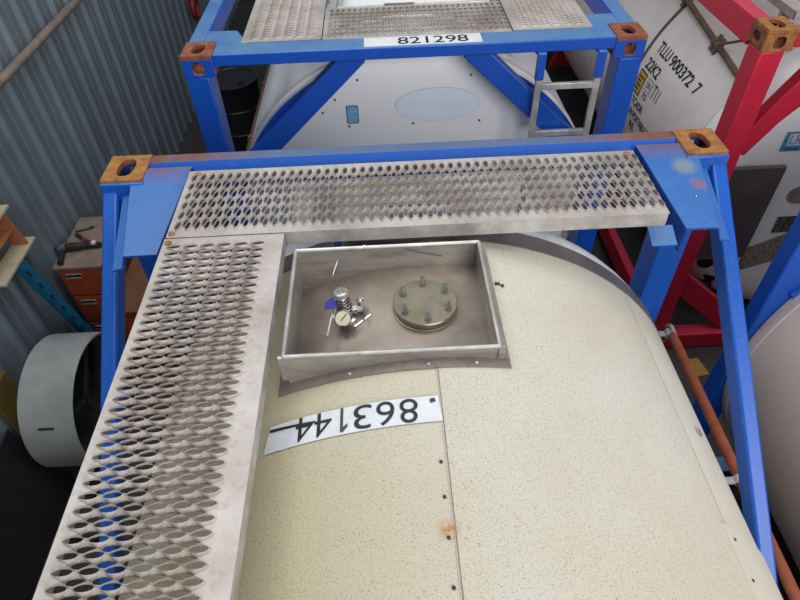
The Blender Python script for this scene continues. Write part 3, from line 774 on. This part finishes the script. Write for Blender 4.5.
text_part('label_text', 'UN', c_side(2.308, 1.622, .004), .07, .048, M['black_worn'], bx, .02)
text_part('tank_code', 'T11', c_side(2.185, 1.600), .125, .10, M['black_worn'], C.root, .0)
text_part('small_print', '75', c_side(2.31, 1.54), .085, .045, M['black_worn'], C.root, .01)
text_part('stencil_line', 'TCADR', c_side(2.44, 1.435), .24, .062, M['black'], C.root, .012)
text_part('stencil_line', 'UN PORTABLE T', c_side(2.45, 1.345), .46, .062, M['black'], C.root, .012)
text_part('stencil_line', 'RE', c_side(2.36, 1.255), .10, .062, M['black'], C.root, .012)
# pipe with clamps lying on the flank
q0, q1 = Vector((2.256, 2.95, 2.205)), Vector((2.176, 1.30, 2.060))
mb = MB(); mb.tube([q0, q1], .022, 12); o = C.part('flank_pipe', mb, M['olive_pipe'])
for tt in (.22, .62, .655):
    c = q0.lerp(q1, tt); d = (q1-q0).normalized(); m2 = MB(); m2.lathe([(.032, -.02), (.032, .02)], c, d, 12); m2.bar(c+Vector((-.03, 0, -.05)), c+Vector((.03, 0, .05)), .03, .016); part('clamp', m2, M['olive_pipe'], o)
c = q0.lerp(q1, .64); m2 = MB(); m2.tube([c, (2.02, 1.14, 2.47)], .009, 8); part('stay_rod', m2, M['olive_pipe'], o)
# things on the white end
px = lambda x: x-3.134
mb = MB(); C.B(mb, -1.0, -.637, .150, .186, .85, 1.635); C.part('end_cabinet', mb, M['panel_dark'], .006, label='dark grey end panel')
mb = MB()
for z in (.92, 1.56): C.B(mb, -.95, -.69, .186, .23, z, z+.03)
C.part('cabinet_bracket', mb, M['panel_dark'])
LR = C.dome_patch('class_emblem', [(px(2.416), 1.730), (px(2.548), 1.730), (px(2.548), 1.869), (px(2.416), 1.869)], M['lr_blue'], .004, label='blue square emblem with white letters LR')
C.dome_patch('emblem_field', [(px(2.442), 1.772), (px(2.537), 1.772), (px(2.537), 1.857), (px(2.442), 1.857)], M['label'], .006, parent=LR)
text_part('emblem_letters', 'LR', lambda u, v, k: C.on_dome(px(2.452)+u, 1.783+v, .0075), .075, .064, M['lr_blue'], LR)
C.dome_patch('emblem_bar', [(px(2.44), 1.742), (px(2.53), 1.742), (px(2.53), 1.755), (px(2.44), 1.755)], M['sq_edge'], .006, parent=LR)
def Q(o): return [(px(x), z) for x, z in o]
C.dome_patch('data_plate', Q([(2.641, 1.05), (2.83, 1.05), (2.83, 1.195), (2.635, 1.195)]), M['print_dark'], .004)
C.dome_patch('data_plate', Q([(2.50, .66), (2.85, .80), (2.85, 1.08), (2.53, .92)]), M['print_pale'], .004)
C.dome_patch('data_plate', [(px(2.72)+.10*math.cos(i*PI/10), 1.38+.075*math.sin(i*PI/10)) for i in range(20)], M['print_pale'], .004)
C.dome_patch('data_plate', [(px(2.28)+.06*math.cos(i*PI/10), .775+.085*math.sin(i*PI/10)) for i in range(20)], M['dark_metal'], .004)
C.dome_patch('data_plate', Q([(2.34, .43), (2.46, .43), (2.43, .61), (2.32, .61)]), M['dark_metal'], .004)
grating(C.root, 'side_walkway', 2.17, 2.62, 1.17, 3.2, 2.59, 'x', 6, 56, (2.245, 1.23), .060, .0338, skirt=.045)
for y in (1.3, 2.3):
    mb = MB(); mb.box(2.18, 2.61, y, y+.03, 2.50, 2.545); mb.box(2.58, 2.61, y, y+.03, 2.36, 2.50); C.part('walkway_bracket', mb, M['alu'])

# ================================================================== container D (right edge, beside A)
D = Container('tank_container', 'greyish beige tank container in dark blue frame cut off by the right edge', 2.879, -.14, -1, M['blue'], M['blue'], M['rust_dark'], R=1.20)
D.frame_end(0., posts=.10, lower=False); D.frame_end(6.058, lower=False)
D.legs(); D.side_rails(.03, .18)
D.tank(M['beige'], M['beige'], M['white_c'], v_ring=(.105, .16), L=5.70, vf=.06)
# ================================================================== things along the left wall
t0 = thing('steel_pipe', 'dusty brown pipe running level across the corrugated wall', 'pipe', (WX+.09, 3, 2.175))
mb = MB(); mb.tube([(WX+.085, -3.0, 2.175), (WX+.085, 9.5, 2.175)], .030, 14); part('pipe', mb, M['conduit'], t0)
for y in (-1.0, .25, 4.6, 7.2):
    mb = MB(); mb.lathe([(.036, -.014), (.036, .014)], (WX+.085, y, 2.175), (0, 1, 0), 14); mb.box(WX+.036, WX+.07, y-.012, y+.012, 2.165, 2.185); part('bracket', mb, M['conduit'], t0)
# cabinet
cx0, cx1, cy0, cy1, cz = -2.622, -2.285, 1.245, 1.85, .95
cb = thing('tool_cabinet', 'orange steel drawer cabinet with brown dusty top against the corrugated wall', 'cabinet', ((cx0+cx1)/2, (cy0+cy1)/2, 0))
mb = MB(); mb.box(cx0, cx1, cy0+.02, cy1, .04, cz-.025); mb.box(cx0+.02, cx1-.02, cy0+.05, cy1-.02, 0, .04); part('body', mb, M['brown_side'], cb, .004)
mb = MB(); mb.box(cx0-.01, cx1+.01, cy0-.006, cy1+.01, cz-.025, cz); part('top', mb, M['brown_top'], cb, .004)
for z0, z1 in ((.655, .915), (.36, .64), (.07, .345)):
    mb = MB(); mb.box(cx0+.012, cx1-.012, cy0, cy0+.02, z0, z1); d = part('drawer', mb, M['orange_cab'], cb, .005)
    mb = MB(); xm = (cx0+cx1)/2-.05; mb.box(xm-.06, xm+.06, cy0-.018, cy0, z1-.05, z1-.036); mb.box(xm-.06, xm+.06, cy0-.018, cy0-.012, z1-.07, z1-.036); part('handle', mb, M['alu'], d)
# crate
kr = thing('steel_box', 'brown orange steel box beside the drawer cabinet behind the blue brace', 'box', (-2.0, 1.35, 0))
mb = MB(); mb.box(-2.20, -1.78, .98, 1.80, .05, .68); part('body', mb, M['orange_cab'], kr, .006, label='orange brown steel body')
mb = MB(); mb.box(-2.21, -1.77, .97, 1.81, .68, .72); part('lid', mb, M['brown_side'], kr, .005)
mb = MB()
for x in (-2.18, -1.82):
    for y in (1.0, 1.74): mb.box(x, x+.03, y, y+.04, 0, .05)
part('feet', mb, M['dark_metal'], kr)
mb = MB(); mb.box(-2.04, -1.94, .968, .98, .45, .49); part('latch', mb, M['alu'], kr)
# impact wrench and pliers on the cabinet
iw = thing('impact_wrench', 'black air impact wrench with silver head lying on the orange cabinet', 'power tool', (-2.5, 1.43, cz))
zt = cz+.036
mb = MB(); mb.lathe([(.012, 0), (.026, .006), (.034, .03), (.036, .07), (.030, .075)], (-2.655, 1.425, zt), (1, .12, 0), 20); part('head', mb, M['chrome'], iw)
mb = MB(); mb.lathe([(.032, 0), (.034, .02), (.030, .10), (.024, .14), (.024, .16), (.012, .165)], (-2.582, 1.434, zt-.003), (1, .12, 0), 18); part('motor_housing', mb, M['black_plastic'], iw)
mb = MB(); mb.tube([(-2.60, 1.42, zt-.006), (-2.588, 1.36, zt-.010), (-2.575, 1.29, zt-.012), (-2.572, 1.262, zt-.013)], [.020, .019, .021, .022], 12); part('grip', mb, M['black_plastic'], iw)
mb = MB(); mb.lathe([(.010, 0), (.012, .014), (.012, .02)], (-2.655, 1.425, zt), (-1, -.12, 0), 4); part('anvil', mb, M['chrome'], iw)
mb = MB(); mb.tube([(-2.42, 1.455, zt-.006), (-2.375, 1.462, zt-.008), (-2.33, 1.455, zt-.010)], [.024, .026, .022], 12); part('air_hose_end', mb, M['black_plastic'], iw)
mb = MB(); mb.box(-2.385, -2.355, 1.435, 1.465, zt+.010, zt+.028); part('white_tag', mb, M['label'], iw)
pl = thing('pliers', 'red handled pliers lying behind the black impact wrench', 'pliers', (-2.5, 1.56, cz))
for k, (a, b, cc) in enumerate((((-2.50, 1.56), (-2.44, 1.52), (-2.41, 1.50)), ((-2.50, 1.545), (-2.46, 1.49), (-2.445, 1.475)))):
    mb = MB(); mb.tube([(a[0], a[1], cz+.012), (b[0], b[1], cz+.012), (cc[0], cc[1], cz+.012)], .011, 10); part('handle', mb, M['red_plastic'], pl)
mb = MB(); mb.bar((-2.50, 1.553, cz+.012), (-2.575, 1.62, cz+.012), .03, .018); part('jaws', mb, M['dark_metal'], pl, .004)
sp = solo('spanner', MB().bar((-2.60, 1.66, cz+.005), (-2.50, 1.69, cz+.005), .016, .008).bar((-2.50, 1.69, cz+.005), (-2.47, 1.72, cz+.005), .026, .008), M['dark_metal'], 'dark spanner lying at the back of the orange cabinet top', 'spanner', (-2.55, 1.67, cz), .002)
# open-ended white drum on its side
dr = thing('drum', 'dirty white open-ended drum lying on its side by the left wall', 'drum', (-2.3, .40, 0))
mb = MB(); mb.lathe([(.452, .004), (.46, 0), (.46, .345), (.452, .350), (.446, .345), (.446, .004)], (-2.15, .40, .462), (-1, 0, 0), 64, 0, False, False)
mb.add([(-2.15-.004, .40+.452*math.cos(i*2*PI/64), .462+.452*math.sin(i*2*PI/64)) for i in range(64)]+[(-2.15-.004, .40+.446*math.cos(i*2*PI/64), .462+.446*math.sin(i*2*PI/64)) for i in range(64)], [(i, (i+1) % 64, 64+(i+1) % 64, 64+i) for i in range(64)])
part('shell', mb, M['drum'], dr)
mb = MB(); mb.lathe([(.445, .006), (.445, .33), (.001, .335)], (-2.15, .40, .462), (-1, 0, 0), 64, 0, False, False); part('lining', mb, M['drum_in'], dr, label='dark inside of the drum')
for k in range(3):
    a = math.radians(40+120*k); mb = MB(); mb.bar((-2.30, .40, .462), (-2.30, .40+.44*math.cos(a), .462+.44*math.sin(a)), .04, .012, (1, 0, 0)); part('spoke', mb, M['drum_in'], dr)
a = math.radians(150); mb = MB(); c = Vector((-2.33, .40+.463*math.cos(a), .462+.463*math.sin(a))); n_ = Vector((0, math.cos(a), math.sin(a)))
mb.bar(c-Vector((.05, 0, 0)), c+Vector((.05, 0, 0)), .014, .008, n_); part('slot_cover', mb, M['dark_metal'], dr, .003)
# teal slotted upright and orange bracket
tu = thing('slotted_upright', 'teal slotted steel upright leaning against the wall by the orange cabinet', 'rack post', (-2.5, .95, 0))
p0, p1 = Vector((-2.485, 1.150, .03)), Vector((-2.52, .86, 1.335)); d = (p1-p0).normalized()
w = Vector((0, 1, 0)).cross(d).normalized(); w = d.cross(Vector((1, 0, 0))).normalized()
mb = MB()
def ubar(off, ww, hh): mb.bar(p0+off, p1+off, ww, hh, (1, 0, 0))
ubar(Vector((.0, 0, 0)), .068, .005); ubar(Vector((-.025, 0, 0))+w*.034, .005, .055); ubar(Vector((-.025, 0, 0))-w*.034, .005, .055)
part('channel', mb, M['teal'], tu)
for i in range(9):
    c = p0.lerp(p1, .07+.108*i)+Vector((.0030, 0, 0)); m2 = MB(); m2.bar(c-d*.03-w*.024, c+d*.03-w*.024, .014, .004, (1, 0, 0)); part('slot', m2, M['black'], tu)
mb = MB(); mb.box(-2.56, -2.44, 1.08, 1.22, 0, .012); part('foot_plate', mb, M['teal'], tu)
ob = thing('wall_shelf', 'faded orange steel bracket with cream edges fixed on the corrugated wall', 'bracket', (-2.58, 1.0, 1.5))
WS = WX+.036
mb = MB(); mb.box(WS, -2.56, .66, 1.0, 1.49, 1.50); part('web', mb, M['orange_beam'], ob)
mb = MB(); mb.prism([(WS, 1.03, 1.36), (-2.53, 1.03, 1.36), (-2.545, 1.0, 1.63), (WS, 1.0, 1.63)], (0, -.012, 0)); part('end_plate', mb, M['orange_beam'], ob)
mb = MB(); mb.box(WS, -2.545, .62, 1.075, 1.63, 1.645); part('top_flange', mb, M['cream_edge'], ob)
mb = MB(); mb.box(WS, -2.515, .62, 1.10, 1.345, 1.36); part('bottom_flange', mb, M['cream_edge'], ob)
# yellow board, rods, hose
solo('yellow_board', MB().prism([(-2.64, .10, 0), (-2.64, .32, 0), (-2.64, .32, .90), (-2.64, .10, .90)], (.025, 0, 0)), M['yellow_board'], 'yellow board standing against the wall behind the white drum', 'board', (-2.64, 0, 0), .003)
for k, (a, b) in enumerate((((-2.38, -.56, .012), (-2.36, -1.1, .012)), ((-2.32, -.60, .012), (-2.31, -1.15, .012)))):
    solo('steel_rod', MB().cyl(a, b, .011, 10), M['timber'], ('thin grey rod on the dark floor nearest the left wall', 'thin grey rod on the dark floor, the one farther from the wall')[k], 'rod', (a[0], a[1], 0), group='rods on the floor')
pts = []
for i in range(60): q = i/59; pts.append((-1.86+.06*math.sin(q*7), -.08-.42*q+.03*math.sin(q*19), .012))
solo('air_hose', MB().tube(pts, .011, 8), M['hose'], 'dark pink hose lying on the floor beside the white drum', 'hose', (-1.86, -.1, 0))
solo('shade_fill_sheet', MB().prism([(-2.60, .06, 0), (-2.44, .02, 0), (-2.45, .02, .03), (-2.625, .06, .62), (-2.638, .06, .62)], (0, -1.75, 0)), M['black_plastic'], 'added black sheet standing in for deep shade at the near left corner', 'added sheet', (-2.55, -.8, 0), .004)  # dark sheet added to stand in for the deep shade of this corner
pts = []
for i in range(90): q = i/89*2*PI*3; pts.append((-2.22+(.17+.012*math.sin(q*2.3))*math.cos(q), -.28+(.16+.01*math.cos(q*1.7))*math.sin(q), .014+.010*q/PI))
solo('shade_fill_coil', MB().tube(pts, .012, 8), M['black_plastic'], 'added black coil that darkens the shaded floor in front of the white drum', 'added coil', (-2.22, -.28, 0))  # black coil added to deepen the dark tone of the shaded floor
# far left alley
sd = thing('steel_drum', 'black steel drum standing in the dark alley left of the rear container', 'drum', (-1.82, 4.45, 0))
mb = MB(); mb.lathe([(.285, 0), (.29, .01), (.285, .3), (.293, .31), (.285, .32), (.285, .58), (.293, .59), (.285, .6), (.285, .87), (.292, .88), (.28, .885), (.27, .87), (.001, .868)], (-1.82, 4.45, 0), (0,0,1), 32); part('body', mb, M['black_plastic'], sd)
mb = MB(); mb.lathe([(.03, 0), (.03, .02), (.001, .021)], (-1.70, 4.35, .868), (0,0,1), 12); part('bung', mb, M['dark_metal'], sd)
solo('hose_reel', MB().tube([(-2.58, 6.4+.12*math.cos(i*2*PI/24), 1.0+.12*math.sin(i*2*PI/24)) for i in range(24)], .035, 10, closed=True).bar((-2.645, 6.4, 1.0), (-2.56, 6.4, 1.0), .03, .24), M['red_plastic'], 'round dark red hose reel on the wall in the far left corner', 'hose reel', (-2.6, 6.4, 1.0))
# bits on the floor between the containers
solo('cardboard_scrap', MB().prism([(2.17, .62, .0), (2.36, .66, .0), (2.33, .83, .0), (2.20, .80, .0)], (0, 0, .012)), M['cardboard'], 'yellowish cardboard scrap on the floor between the containers', 'cardboard', (2.26, .72, 0))
